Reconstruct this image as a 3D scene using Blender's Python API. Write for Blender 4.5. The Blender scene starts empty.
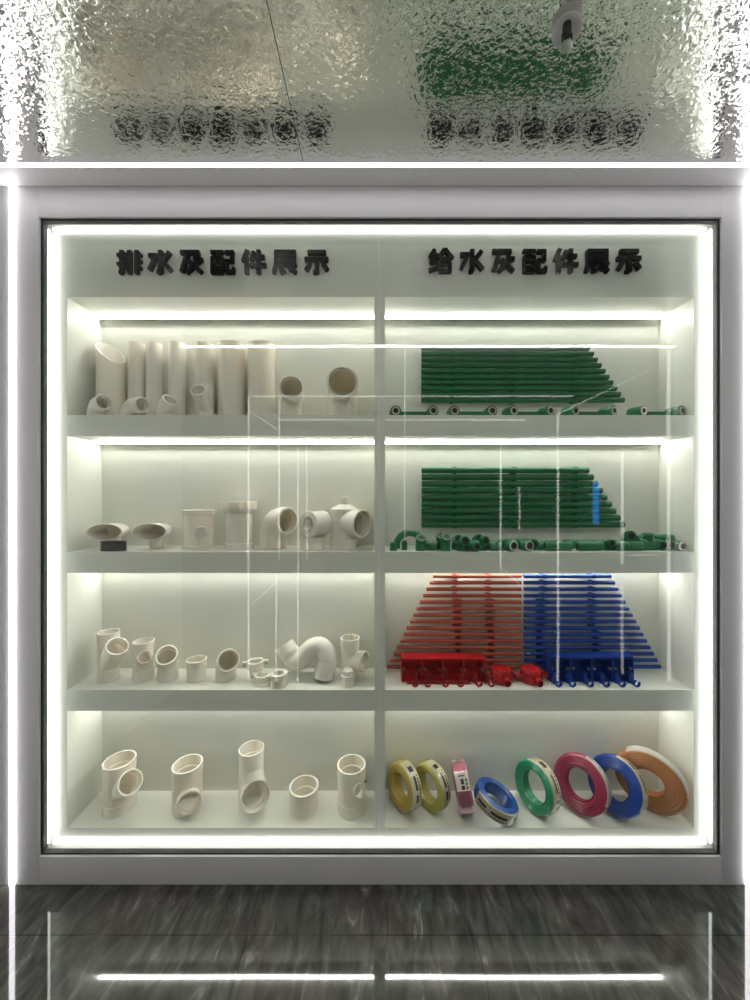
import bpy, bmesh, math, random
from mathutils import Vector, Matrix
random.seed(7)
scene = bpy.context.scene
COL = scene.collection
PI = math.pi

# ------------------------------------------------------------------ camera, world, exposure
F = 365.0            # focal length in pixels of the 750 x 1000 frame
CX, CY = 379.0, 496.0
CH = 1.271           # camera height
DF, D0, D1 = 1.1930, 1.2386, 1.3953    # frame face, shelf fronts, back panel (distance from camera)
ZC = 2.2855          # ceiling

cam = bpy.data.cameras.new('camera')
cam.sensor_fit = 'VERTICAL'; cam.sensor_height = 36.0; cam.sensor_width = 27.0
cam.lens = F*36.0/1000.0
cam.shift_x = (375.0-CX)/1000.0; cam.shift_y = -(500.0-CY)/1000.0
cam.clip_start = 0.01
cam_o = bpy.data.objects.new('camera', cam); COL.objects.link(cam_o)
cam_o.location = (0, 0, CH); cam_o.rotation_euler = (PI/2, 0, 0)
scene.camera = cam_o

world = bpy.data.worlds.new('world'); scene.world = world
world.use_nodes = True
world.node_tree.nodes['Background'].inputs[0].default_value = (0.6, 0.62, 0.65, 1)
world.node_tree.nodes['Background'].inputs[1].default_value = 0.05

vs = scene.view_settings
scene.display_settings.display_device = 'sRGB'
vs.view_transform = 'Standard'; vs.look = 'None'; vs.exposure = 0.72; vs.gamma = 1.0
vs.use_curve_mapping = False

L_BAY = 36.0       # strips at the back of each bay
L_EDGE = 5.5      # strips round the showcase opening
L_ROOM = 9.0      # strips along ceiling edge and wall corners
L_FAR = 34.0      # strip along the far ceiling edge
L_LINE = 3.6      # line lights on the wall across the corridor

# ------------------------------------------------------------------ materials
def nodes_of(name):
    m = bpy.data.materials.new(name); m.use_nodes = True
    nt = m.node_tree
    return m, nt, nt.nodes['Principled BSDF'], nt.nodes['Material Output']

def plain(name, col, rough=0.4, metal=0.0, var=0.04, scale=8.0, coat=0.0, bump=0.0, spec=0.5):
    m, nt, b, out = nodes_of(name)
    tc = nt.nodes.new('ShaderNodeTexCoord')
    nz = nt.nodes.new('ShaderNodeTexNoise'); nz.inputs['Scale'].default_value = scale
    nz.inputs['Detail'].default_value = 3.0
    nt.links.new(tc.outputs['Object'], nz.inputs['Vector'])
    rp = nt.nodes.new('ShaderNodeValToRGB')
    lo = [max(0, c*(1-var)) for c in col]; hi = [min(1, c*(1+var)) for c in col]
    rp.color_ramp.elements[0].position = 0.3; rp.color_ramp.elements[1].position = 0.7
    rp.color_ramp.elements[0].color = (*lo, 1); rp.color_ramp.elements[1].color = (*hi, 1)
    nt.links.new(nz.outputs['Fac'], rp.inputs['Fac'])
    nt.links.new(rp.outputs['Color'], b.inputs['Base Color'])
    b.inputs['Roughness'].default_value = rough; b.inputs['Metallic'].default_value = metal
    b.inputs['Specular IOR Level'].default_value = spec
    b.inputs['Coat Weight'].default_value = coat; b.inputs['Coat Roughness'].default_value = 0.08
    if bump:
        bp = nt.nodes.new('ShaderNodeBump'); bp.inputs['Strength'].default_value = bump
        bp.inputs['Distance'].default_value = 0.002
        nt.links.new(nz.outputs['Fac'], bp.inputs['Height']); nt.links.new(bp.outputs['Normal'], b.inputs['Normal'])
    return m

def emitter(name, col, strength):
    m = bpy.data.materials.new(name); m.use_nodes = True
    nt = m.node_tree; nt.nodes.remove(nt.nodes['Principled BSDF'])
    e = nt.nodes.new('ShaderNodeEmission'); e.inputs[0].default_value = (*col, 1); e.inputs[1].default_value = strength
    nt.links.new(e.outputs[0], nt.nodes['Material Output'].inputs['Surface'])
    return m

def math_node(nt, op, a, b=None, c=None):
    n = nt.nodes.new('ShaderNodeMath'); n.operation = op
    for i, v in enumerate((a, b, c)):
        if v is None: continue
        if isinstance(v, (int, float)): n.inputs[i].default_value = v
        else: nt.links.new(v, n.inputs[i])
    return n.outputs[0]

def glass_material():
    m = bpy.data.materials.new('clear_glass'); m.use_nodes = True
    nt = m.node_tree; nt.nodes.remove(nt.nodes['Principled BSDF'])
    lw = nt.nodes.new('ShaderNodeLayerWeight'); lw.inputs['Blend'].default_value = 0.5
    f = math_node(nt, 'POWER', lw.outputs['Facing'], 5.0)
    f = math_node(nt, 'MULTIPLY_ADD', f, 0.9, 0.037)
    tr = nt.nodes.new('ShaderNodeBsdfTransparent'); tr.inputs[0].default_value = (0.965, 0.985, 0.965, 1)
    gl = nt.nodes.new('ShaderNodeBsdfGlossy'); gl.inputs['Roughness'].default_value = 0.0
    gl.inputs['Color'].default_value = (1, 1, 1, 1)
    tc = nt.nodes.new('ShaderNodeTexCoord')
    nz = nt.nodes.new('ShaderNodeTexNoise'); nz.inputs['Scale'].default_value = 3.0; nz.inputs['Detail'].default_value = 1.0
    nt.links.new(tc.outputs['Object'], nz.inputs['Vector'])
    bp = nt.nodes.new('ShaderNodeBump'); bp.inputs['Strength'].default_value = 0.03; bp.inputs['Distance'].default_value = 0.01
    nt.links.new(nz.outputs['Fac'], bp.inputs['Height']); nt.links.new(bp.outputs['Normal'], gl.inputs['Normal'])
    mx = nt.nodes.new('ShaderNodeMixShader')
    nt.links.new(f, mx.inputs[0]); nt.links.new(tr.outputs[0], mx.inputs[1]); nt.links.new(gl.outputs[0], mx.inputs[2])
    nt.links.new(mx.outputs[0], nt.nodes['Material Output'].inputs['Surface'])
    return m

def ripple_material():
    m, nt, b, out = nodes_of('rippled_steel')
    b.inputs['Base Color'].default_value = (0.80, 0.79, 0.77, 1)
    b.inputs['Metallic'].default_value = 1.0; b.inputs['Roughness'].default_value = 0.06
    tc = nt.nodes.new('ShaderNodeTexCoord')
    n1 = nt.nodes.new('ShaderNodeTexNoise'); n1.inputs['Scale'].default_value = 86.0
    n1.inputs['Detail'].default_value = 1.8; n1.inputs['Roughness'].default_value = 0.4
    n1.inputs['Distortion'].default_value = 0.5
    n2 = nt.nodes.new('ShaderNodeTexNoise'); n2.inputs['Scale'].default_value = 34.0
    n2.inputs['Detail'].default_value = 1.0
    nt.links.new(tc.outputs['Object'], n1.inputs['Vector']); nt.links.new(tc.outputs['Object'], n2.inputs['Vector'])
    sq = math_node(nt, 'MULTIPLY', math_node(nt, 'POWER', n1.outputs['Fac'], 2.0), 1.15)
    h = math_node(nt, 'MULTIPLY_ADD', n2.outputs['Fac'], 0.6, sq)
    bp = nt.nodes.new('ShaderNodeBump'); bp.inputs['Strength'].default_value = 1.0
    bp.inputs['Distance'].default_value = RIPPLE
    nt.links.new(h, bp.inputs['Height']); nt.links.new(bp.outputs['Normal'], b.inputs['Normal'])
    return m
RIPPLE = 0.00092

def floor_material():
    m, nt, b, out = nodes_of('polished_dark_marble')
    tc = nt.nodes.new('ShaderNodeTexCoord')
    mp = nt.nodes.new('ShaderNodeMapping'); mp.inputs['Rotation'].default_value = (0, 0, math.radians(-52))
    mp.inputs['Scale'].default_value = (11, 3.6, 1)
    nt.links.new(tc.outputs['Object'], mp.inputs['Vector'])
    n1 = nt.nodes.new('ShaderNodeTexNoise'); n1.inputs['Scale'].default_value = 2.2
    n1.inputs['Detail'].default_value = 9; n1.inputs['Roughness'].default_value = 0.62; n1.inputs['Distortion'].default_value = 0.9
    nt.links.new(mp.outputs[0], n1.inputs['Vector'])
    rp = nt.nodes.new('ShaderNodeValToRGB'); cr = rp.color_ramp
    cr.elements[0].position = 0.28; cr.elements[0].color = (0.024, 0.024, 0.022, 1)
    cr.elements[1].position = 0.78; cr.elements[1].color = (0.36, 0.35, 0.33, 1)
    e = cr.elements.new(0.50); e.color = (0.066, 0.066, 0.060, 1)
    e = cr.elements.new(0.62); e.color = (0.105, 0.104, 0.096, 1)
    nt.links.new(n1.outputs['Fac'], rp.inputs['Fac'])
    # hue patches
    n2 = nt.nodes.new('ShaderNodeTexNoise'); n2.inputs['Scale'].default_value = 5.0
    nt.links.new(tc.outputs['Object'], n2.inputs['Vector'])
    r2 = nt.nodes.new('ShaderNodeValToRGB')
    r2.color_ramp.elements[0].color = (1.05, 0.95, 0.95, 1); r2.color_ramp.elements[1].color = (0.92, 1.03, 0.95, 1)
    r2.color_ramp.elements[0].position = 0.38; r2.color_ramp.elements[1].position = 0.62
    nt.links.new(n2.outputs['Fac'], r2.inputs['Fac'])
    mu = nt.nodes.new('ShaderNodeMix'); mu.data_type = 'RGBA'; mu.blend_type = 'MULTIPLY'; mu.inputs[0].default_value = 1
    nt.links.new(rp.outputs['Color'], mu.inputs[6]); nt.links.new(r2.outputs['Color'], mu.inputs[7])
    # tile joints
    sx = nt.nodes.new('ShaderNodeSeparateXYZ'); nt.links.new(tc.outputs['Object'], sx.inputs[0])
    X, Y = sx.outputs[0], sx.outputs[1]
    def near(v, c, w): return math_node(nt, 'LESS_THAN', math_node(nt, 'ABSOLUTE', math_node(nt, 'SUBTRACT', v, c)), w)
    row = math_node(nt, 'LESS_THAN', Y, 1.0566)
    joint = near(Y, 1.0566, 0.0012)
    for xj in (-1.06, -0.38, 0.28, 0.948, 1.62):
        joint = math_node(nt, 'MAXIMUM', joint, math_node(nt, 'MULTIPLY', near(X, xj, 0.0009), row))
    row2 = math_node(nt, 'GREATER_THAN', Y, 1.0566)
    for xj in (-0.385, 0.80):
        joint = math_node(nt, 'MAXIMUM', joint, math_node(nt, 'MULTIPLY', near(X, xj, 0.0009), row2))
    mj = nt.nodes.new('ShaderNodeMix'); mj.data_type = 'RGBA'
    nt.links.new(joint, mj.inputs[0]); nt.links.new(mu.outputs[2], mj.inputs[6]); mj.inputs[7].default_value = (0.012, 0.012, 0.012, 1)
    nt.links.new(mj.outputs[2], b.inputs['Base Color'])
    b.inputs['Roughness'].default_value = 0.035; b.inputs['IOR'].default_value = 1.5
    bp = nt.nodes.new('ShaderNodeBump'); bp.inputs['Strength'].default_value = 0.05; bp.inputs['Distance'].default_value = 0.01
    n3 = nt.nodes.new('ShaderNodeTexNoise'); n3.inputs['Scale'].default_value = 2.5; n3.inputs['Detail'].default_value = 0.0
    nt.links.new(tc.outputs['Object'], n3.inputs['Vector'])
    nt.links.new(n3.outputs['Fac'], bp.inputs['Height']); nt.links.new(bp.outputs['Normal'], b.inputs['Normal'])
    return m

M = {}
M['cab'] = plain('white_lacquer_board', (0.76, 0.76, 0.69), 0.35, var=0.01, scale=2)
M['frame'] = plain('pale_grey_metal_panel', (0.76, 0.745, 0.75), 0.38, var=0.015, scale=3)
M['wall'] = plain('pale_grey_wall_panel', (0.62, 0.61, 0.62), 0.45, var=0.02, scale=3)
M['dimwall'] = plain('grey_corridor_wall', (0.07, 0.068, 0.066), 0.55, var=0.05, scale=3)
M['soffit'] = plain('white_soffit_board', (0.84, 0.83, 0.82), 0.45, var=0.01, scale=3)
M['gasket'] = plain('dark_rubber_gasket', (0.03, 0.03, 0.03), 0.6)
M['glass'] = glass_material()
M['ripple'] = ripple_material()
M['floor'] = floor_material()
M['led_bay'] = emitter('shelf_strip_glow', (1.0, 0.985, 0.95), L_BAY)
M['led_edge'] = emitter('edge_strip_glow', (0.985, 1.0, 0.985), L_EDGE)
M['led_room'] = emitter('room_strip_glow', (1.0, 0.97, 1.0), L_ROOM)
M['led_ceiling'] = emitter('ceiling_strip_glow', (1.0, 0.97, 1.0), L_ROOM*0.62)
M['led_far'] = emitter('far_strip_glow', (1.0, 0.985, 0.96), L_FAR)
M['led_line'] = emitter('line_light_glow', (1.0, 0.99, 0.95), L_LINE)
M['black'] = plain('black_acrylic_letter', (0.010, 0.010, 0.010), 0.6, spec=0.2)
M['pvc'] = plain('ivory_pvc', (0.88, 0.81, 0.71), 0.28, var=0.02, scale=20)
M['pvc2'] = plain('white_pvc', (0.90, 0.84, 0.75), 0.25, var=0.02, scale=20)
for k in ('pvc', 'pvc2'):
    b = M[k].node_tree.nodes['Principled BSDF']
    b.inputs['Subsurface Weight'].default_value = 0.35; b.inputs['Subsurface Radius'].default_value = (1.0, 0.85, 0.7); b.inputs['Subsurface Scale'].default_value = 0.012
M['rubber'] = plain('black_rubber_and_bore_shade', (0.012, 0.012, 0.012), 0.6)  # rubber sleeve; also painted shade inside the green fitting mouths
M['green'] = plain('green_ppr', (0.008, 0.135, 0.045), 0.33, var=0.08, scale=30)
M['green2'] = plain('green_ppr_fitting', (0.012, 0.155, 0.06), 0.38, var=0.08, scale=40)
M['brass'] = plain('nickel_insert', (0.55, 0.50, 0.44), 0.3, metal=1.0)
M['redpipe'] = plain('red_conduit', (0.50, 0.095, 0.05), 0.22, var=0.05)
M['red'] = plain('red_plastic', (0.50, 0.006, 0.010), 0.38, var=0.06, scale=20)
M['reddark'] = plain('dark_red_plastic', (0.30, 0.008, 0.012), 0.4, var=0.06, scale=20)
M['blue'] = plain('blue_conduit', (0.003, 0.050, 0.34), 0.28, var=0.06)
M['blue2'] = plain('blue_plastic', (0.003, 0.040, 0.28), 0.38, var=0.06, scale=20)
M['plate'] = plain('grey_escutcheon', (0.74, 0.74, 0.70), 0.4)
M['steel'] = plain('steel', (0.5, 0.5, 0.48), 0.3, metal=1.0)
M['cream'] = plain('cream_paper_label', (0.72, 0.66, 0.48), 0.3, var=0.05, coat=0.6)
M['paper'] = plain('white_paper_label', (0.75, 0.72, 0.66), 0.3, var=0.05, coat=0.6)
M['ink'] = plain('dark_label_print', (0.05, 0.035, 0.05), 0.3, coat=0.6)
for nm, c in dict(wire_yellow=(0.55, 0.40, 0.075), wire_lime=(0.50, 0.44, 0.10), wire_pink=(0.36, 0.11, 0.16),
                  wire_blue=(0.012, 0.075, 0.32), wire_green=(0.015, 0.26, 0.13), wire_crimson=(0.30, 0.022, 0.065),
                  wire_cobalt=(0.008, 0.05, 0.30), wire_orange=(0.56, 0.22, 0.07)).items():
    M[nm] = plain(nm + '_insulation', c, 0.28, var=0.08, scale=12, coat=0.5)

# ------------------------------------------------------------------ mesh helpers
def link(name, me, mat=None, parent=None, loc=None):
    o = bpy.data.objects.new(name, me); COL.objects.link(o)
    if mat is not None:
        for mm in (mat if isinstance(mat, (list, tuple)) else [mat]): me.materials.append(mm)
    if parent is not None: o.parent = parent
    if loc is not None: o.location = loc
    return o

def obj(name, bm, mat=None, parent=None, loc=None, smooth=35):
    bmesh.ops.recalc_face_normals(bm, faces=bm.faces[:])
    me = bpy.data.meshes.new(name); bm.to_mesh(me); bm.free()
    if smooth:
        me.shade_smooth(); me.set_sharp_from_angle(angle=math.radians(smooth))
    return link(name, me, mat, parent, loc)

def tag(o, label, cat, group=None):
    o['label'] = label; o['category'] = cat
    if group: o['group'] = group
    return o

def empty(name, loc):
    o = bpy.data.objects.new(name, None); COL.objects.link(o); o.location = loc
    o.empty_display_size = 0.05
    return o

def structure(o):
    o['kind'] = 'structure'; return o

def add_box(bm, a, b, bevel=0.0, mi=0):
    x0, y0, z0 = a; x1, y1, z1 = b
    r = bmesh.ops.create_cube(bm, size=1.0)
    vs_ = r['verts']
    for v in vs_:
        v.co = Vector(((x0+x1)/2+v.co.x*(x1-x0), (y0+y1)/2+v.co.y*(y1-y0), (z0+z1)/2+v.co.z*(z1-z0)))
    fs = {f for v in vs_ for f in v.link_faces}
    for f in fs: f.material_index = mi
    if bevel:
        es = {e for v in vs_ for e in v.link_edges}
        bmesh.ops.bevel(bm, geom=list(es), offset=bevel, segments=2, affect='EDGES', profile=0.7)

def box(name, a, b, mat, parent=None, bevel=0.0, loc=None):
    bm = bmesh.new(); add_box(bm, a, b, bevel)
    return obj(name, bm, mat, parent, loc, smooth=35 if bevel else 0)

def frame_for(t):
    t = t.normalized()
    up = Vector((0, 0, 1)) if abs(t.z) < 0.95 else Vector((0, 1, 0))
    n = (up - t*up.dot(t)).normalized()
    return n, t.cross(n)

def add_sweep(bm, path, radii, seg=32, oval=1.0, cap=True):
    """closed solid swept along a path; oval widens the cross-section sideways"""
    P = [Vector(p) for p in path]
    n = len(P); rings = []
    T = []
    for i in range(n):
        if i == 0: t = P[1]-P[0]
        elif i == n-1: t = P[-1]-P[-2]
        else: t = (P[i]-P[i-1]).normalized()+(P[i+1]-P[i]).normalized()
        T.append(t.normalized())
    nrm, _ = frame_for(T[0])
    for i in range(n):
        nrm = (nrm - T[i]*nrm.dot(T[i])).normalized()
        bi = T[i].cross(nrm)
        r = radii[i] if isinstance(radii, (list, tuple)) else radii
        ov = oval[i] if isinstance(oval, (list, tuple)) else oval
        rings.append([bm.verts.new(P[i]+nrm*(r*math.cos(2*PI*k/seg))+bi*(r*ov*math.sin(2*PI*k/seg))) for k in range(seg)])
    for a, b in zip(rings, rings[1:]):
        for k in range(seg):
            bm.faces.new((a[k], a[(k+1) % seg], b[(k+1) % seg], b[k]))
    if cap:
        bm.faces.new(rings[0][::-1]); bm.faces.new(rings[-1])
    return rings

def add_lathe(bm, prof, seg=48, mat=Matrix.Identity(4), closed=True):
    """profile of (r, z) revolved round local z; closed joins the last point to the first"""
    rings = []
    for r, z in prof:
        if r < 1e-6: rings.append([bm.verts.new(mat @ Vector((0, 0, z)))])
        else: rings.append([bm.verts.new(mat @ Vector((r*math.cos(2*PI*k/seg), r*math.sin(2*PI*k/seg), z))) for k in range(seg)])
    prs = list(zip(rings, rings[1:])) + ([(rings[-1], rings[0])] if closed else [])
    for a, b in prs:
        for k in range(seg):
            k2 = (k+1) % seg
            if len(a) == 1 and len(b) == 1: continue
            if len(a) == 1: bm.faces.new((a[0], b[k2], b[k]))
            elif len(b) == 1: bm.faces.new((a[k], a[k2], b[0]))
            else: bm.faces.new((a[k], a[k2], b[k2], b[k]))

def axis_matrix(p, d):
    d = Vector(d).normalized()
    return Matrix.Translation(Vector(p)) @ d.to_track_quat('Z', 'Y').to_matrix().to_4x4()

def temp_mesh_object(build):
    bm = bmesh.new(); build(bm)
    bmesh.ops.recalc_face_normals(bm, faces=bm.faces[:])
    me = bpy.data.meshes.new('tmp'); bm.to_mesh(me); bm.free()
    o = bpy.data.objects.new('tmp', me); COL.objects.link(o)
    return o

def hollow(name, outers, inners, mat, loc, rims=(), rim_mat=None):
    """one continuous moulded fitting: union of outer solids minus the bores, with a rim at every mouth"""
    obs = [temp_mesh_object(lambda bm, s=s: add_sweep(bm, **s)) for s in outers]
    ins = [temp_mesh_object(lambda bm, s=s: add_sweep(bm, **s)) for s in inners]
    base = obs[0]
    for o in obs[1:]:
        m = base.modifiers.new('u', 'BOOLEAN'); m.operation = 'UNION'; m.object = o; m.solver = 'EXACT'
    for o in ins:
        m = base.modifiers.new('d', 'BOOLEAN'); m.operation = 'DIFFERENCE'; m.object = o; m.solver = 'EXACT'
    dg = bpy.context.evaluated_depsgraph_get(); dg.update()
    me = bpy.data.meshes.new_from_object(base.evaluated_get(dg))
    for o in obs+ins:
        d = o.data; bpy.data.objects.remove(o); bpy.data.meshes.remove(d)
    me.name = name; me.materials.clear()
    me.shade_smooth(); me.set_sharp_from_angle(angle=math.radians(32))
    root = link(name, me, mat, None, loc)
    for r in rims:
        p, d, ri, ro = r[:4]; ov = r[4] if len(r) > 4 else 1.0
        bm = bmesh.new(); t = 0.0035; e = 0.0006
        d = Vector(d).normalized()
        if ov == 1.0:
            add_lathe(bm, [(ri, -t), (ro+e, -t), (ro+e, 0), (ro-0.0004, e*1.6), (ri+0.0006, e*1.6), (ri, 0)], 40, axis_matrix(p, d))
        else:
            n_, b_ = frame_for(d); seg = 40; rings = []
            for rr, z in [(ri, -t), (ro+e, -t), (ro+e, 0), (ro-0.0004, e*1.6), (ri+0.0006, e*1.6), (ri, 0)]:
                w = (ro*ov-(ro-rr))
                rings.append([bm.verts.new(Vector(p)+d*z+n_*rr*math.cos(2*PI*k/seg)+b_*w*math.sin(2*PI*k/seg)) for k in range(seg)])
            for a, b in zip(rings, rings[1:]+rings[:1]):
                for k in range(seg): bm.faces.new((a[k], a[(k+1) % seg], b[(k+1) % seg], b[k]))
        obj('socket_rim', bm, rim_mat or mat, root)
    return root

def straight(p, d, L, R, s=0.04, collar=1.045, both=True, seg=36, oval=1.0):
    """socketed straight length: collar, body, collar"""
    p = Vector(p); d = Vector(d).normalized(); C = R*collar
    st = [(0, C if both else R), (s, C if both else R), (s+0.002, R), (L-s-0.002, R), (L-s, C), (L, C)]
    return dict(path=[p+d*t for t, _ in st], radii=[r for _, r in st], seg=seg, oval=oval)

def bore(p, d, L, R, s=0.04, k=0.93, k2=0.86, both=True, seg=36, oval=1.0, start=-0.002):
    p = Vector(p); d = Vector(d).normalized()
    a, b = R*k, R*k2
    st = [(start, a if both else b), (s, a if both else b), (s+0.001, b), (L-s-0.001, b), (L-s, a), (L+0.002, a)]
    return dict(path=[p+d*t for t, _ in st], radii=[r for _, r in st], seg=seg, oval=oval)

def arc_path(p, d0, d1, Rb, lead0, lead1, n=12):
    """straight lead, bend of radius Rb from d0 to d1, straight lead"""
    p = Vector(p); d0 = Vector(d0).normalized(); d1 = Vector(d1).normalized()
    ang = d0.angle(d1); side = (d1-d0*d0.dot(d1)).normalized()
    pts = [p, p+d0*lead0*0.98]; c = p+d0*lead0+side*Rb
    for i in range(n+1):
        a = ang*i/n
        pts.append(c - side*Rb*math.cos(a) + d0*Rb*math.sin(a))
    e = pts[-1]
    pts.append(e+d1*lead1*0.02); pts.append(e+d1*lead1)
    return pts, d1

YS = 0.50554
def xat(px, d): return (px-CX)*d/F
def zat(py, d): return CH+(CY-py)*d/F
def at(px, d, R, z):
    """standing point of a thing of radius R whose front edge lies at shelf station d"""
    y = min(YS*(d-R)+R, D1-R*1.06-0.002)
    return (xat(px, y), y, z)
def aim(loc, c, bl, mx, my):
    """direction of a branch of length bl from c whose mouth centre is sighted at (mx, my)"""
    o = Vector((0, 0, CH)); u = Vector(((mx-CX)/F, 1.0, (CY-my)/F)).normalized()
    p = Vector(loc)+Vector(c); t = (p-o).dot(u); q = o+u*t; h2 = bl*bl-(q-p).length_squared
    if h2 > 0: q = q-u*math.sqrt(h2)
    return (q-p).normalized()
K0 = D0/F; KF = DF/F
ORD = ['first', 'second', 'third', 'fourth', 'fifth', 'sixth', 'seventh', 'eighth', 'ninth', 'tenth',
       'eleventh', 'twelfth', 'thirteenth', 'fourteenth', 'fifteenth']

# ------------------------------------------------------------------ room
XL, XR, YB = -1.34, 2.0, -0.066
structure(box('floor', (XL, YB, -0.02), (XR, 1.46, 0.0), M['floor']))
structure(box('ceiling', (XL, YB, ZC), (XR, YS*2.198, ZC+0.02), M['ripple']))
structure(box('trim_1', (XL, YS*2.228, ZC-0.001), (XR, DF, ZC+0.02), M['soffit']))                      # white soffit strip
structure(box('trim_2', (XL, YS*2.200, ZC+0.001), (XR, YS*2.226, ZC+0.012), M['led_ceiling']))               # glowing slot in ceiling edge
structure(box('wall_left', (XL-0.03, YB, 0), (XL, 1.46, ZC), M['wall']))
structure(box('wall_right', (XR, YB, 0), (XR+0.03, 1.46, ZC), M['wall']))
structure(box('wall_back', (XL, YB-0.03, 0), (XR, YB, ZC), M['dimwall']))
# ceiling panel joint
structure(box('trim_3', (-0.231, YB, ZC-0.0012), (-0.2295, YS*2.183, ZC-0.0002), M['gasket']))

# showcase frame (front wall): four flat members round the opening
OX0, OX1 = xat(38.5, DF), xat(722, DF)
OZ0, OZ1 = zat(857, DF), zat(217, DF)
FX0, FX1 = xat(15, DF), xat(745, DF)
bmw = bmesh.new()
add_box(bmw, (XL, DF, 0), (FX0-0.018, DF+0.03, ZC)); add_box(bmw, (FX1+0.018, DF, 0), (XR, DF+0.03, ZC))
structure(obj('wall_front', bmw, M['wall'], smooth=0))
structure(box('trim_4', (FX0, DF, 0.0), (OX0, DF+0.03, ZC-0.001), M['frame'], bevel=0.0015))
structure(box('trim_5', (OX1, DF, 0.0), (FX1, DF+0.03, ZC-0.001), M['frame'], bevel=0.0015))
structure(box('trim_6', (OX0, DF+0.0006, OZ1), (OX1, DF+0.03, ZC-0.001), M['frame'], bevel=0.0015))
structure(box('trim_7', (OX0, DF+0.0006, 0.0), (OX1, DF+0.03, OZ0), M['frame'], bevel=0.0015))
structure(box('trim_8', (FX0-0.015, DF-0.004, 0.0), (FX0-0.004, DF+0.004, ZC-0.001), M['led_room']))
structure(box('trim_9', (FX1+0.004, DF-0.004, 0.0), (FX1+0.015, DF+0.004, ZC-0.001), M['led_room']))
bmg = bmesh.new(); g = 0.009
add_box(bmg, (OX0, DF+0.008, OZ0), (OX0+g, DF+0.024, OZ1)); add_box(bmg, (OX1-g, DF+0.008, OZ0), (OX1, DF+0.024, OZ1))
add_box(bmg, (OX0+g, DF+0.008, OZ1-g*0.8), (OX1-g, DF+0.024, OZ1)); add_box(bmg, (OX0+g, DF+0.008, OZ0), (OX1-g, DF+0.024, OZ0+g*0.6))
structure(obj('trim_10', bmg, M['gasket'], smooth=0))
structure(box('window_1', (OX0+g, DF+0.012, OZ0+g*0.6), (-0.0012, DF+0.020, OZ1-g*0.8), M['glass']))
structure(box('window_2', (0.0012, DF+0.012, OZ0+g*0.6), (OX1-g, DF+0.020, OZ1-g*0.8), M['glass']))
# cavity that the cabinet is built into
CXL, CXR = OX0-0.055, OX1+0.055
bmc = bmesh.new()
add_box(bmc, (CXL-0.02, DF+0.03, 0), (CXL, 1.45, ZC)); add_box(bmc, (CXR, DF+0.03, 0), (CXR+0.02, 1.45, ZC))
add_box(bmc, (CXL-0.02, 1.43, 0), (CXR+0.02, 1.45, ZC)); add_box(bmc, (CXL, DF+0.03, ZC-0.02), (CXR, 1.43, ZC))
structure(obj('wall_niche', bmc, M['wall'], smooth=0))

# line lights on the wall across the corridor (seen mirrored in the glass)
KR = (2*DF - YB)/F
def rx(px): return (px-CX)*KR
def rz(py): return CH+(CY-py)*KR
bml = bmesh.new()
def line(p0, p1, w=0.007):
    w *= 0.72
    a = Vector((rx(p0[0]), YB+0.004, rz(p0[1]))); b = Vector((rx(p1[0]), YB+0.004, rz(p1[1])))
    d = (b-a); L = d.length; ang = math.atan2(d.z, d.x)
    m = Matrix.Translation((a+b)/2) @ Matrix.Rotation(-ang, 4, 'Y')
    r = bmesh.ops.create_cube(bml, size=1.0)
    for v in r['verts']:
        v.co = m @ Vector((v.co.x*L, v.co.y*0.008, v.co.z*w))
for a, b, w in [((672, 349), (672, 683), .013), ((247, 396), (247, 683), .008), ((247, 395), (575, 395), .006),
                ((248, 410), (275, 428), .006), ((278, 397), (278, 560), .008), ((297, 440), (297, 683), .006), ((306, 437), (306, 560), .006),
                ((275, 583), (250, 606), .006), ((405, 349), (405, 540), .006), ((502, 440), (502, 568), .007), ((502, 568), (520, 584), .006),
                ((560, 413), (560, 683), .008), ((560, 413), (658, 366), .006), ((625, 452), (625, 565), .008), ((278, 419), (375, 419), .005), ((385, 419), (527, 419), .005),
                ((275, 575), (275, 683), .006), ((625, 586), (625, 676), .004), ((521, 487), (521, 530), .005), ((634, 556), (660, 556), .004)]:
    line(a, b, w)
structure(box('trim_13', (XL, YB+0.004, ZC-0.002), (XR, YB+0.017, ZC-0.0005), M['led_far']))
structure(obj('trim_11', bml, M['led_line'], smooth=0))
structure(box('trim_12', (rx(595.5), YB+0.0002, rz(524)), (rx(601), YB+0.006, rz(482)), emitter('blue_light_panel', (0.03, 0.28, 1.0), 2.6)))

# ------------------------------------------------------------------ display cabinet
BX = [(xat(67, D0), xat(374.5, D0)), (xat(385, D0), xat(694, D0))]
ROWS = [(297, 415), (436, 552), (573, 690), (711, 828)]
RZ = [(zat(a, D0), zat(b, D0)) for a, b in ROWS]
CABX0, CABX1 = CXL+0.002, CXR-0.002
CABZ0, CABZ1 = OZ0-0.05, OZ1+0.05
cab = empty('display_cabinet', (0, D0, 0))
tag(cab, 'white built-in display shelving of eight strip-lit bays behind glass', 'display cabinet')
def cpart(name, a, b, mat, bevel=0.0):
    return box(name, (a[0], a[1]-D0, a[2]), (b[0], b[1]-D0, b[2]), mat, cab, bevel)
cpart('back_panel', (CABX0, D1, CABZ0), (CABX1, D1+0.018, CABZ1), M['cab'])
cpart('side_panel', (CABX0, D0, CABZ0), (BX[0][0], D1, CABZ1), M['cab'])
cpart('side_panel', (BX[1][1], D0, CABZ0), (CABX1, D1, CABZ1), M['cab'])
cpart('divider', (BX[0][1], D0, RZ[3][1]), (BX[1][0], D1, RZ[0][0]), M['cab'], 0.001)
cpart('header_panel', (BX[0][0], D0, RZ[0][0]), (BX[1][1], D1, CABZ1), M['cab'])
cpart('base_panel', (BX[0][0], D0, CABZ0), (BX[1][1], D1, RZ[3][1]), M['cab'])
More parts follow.
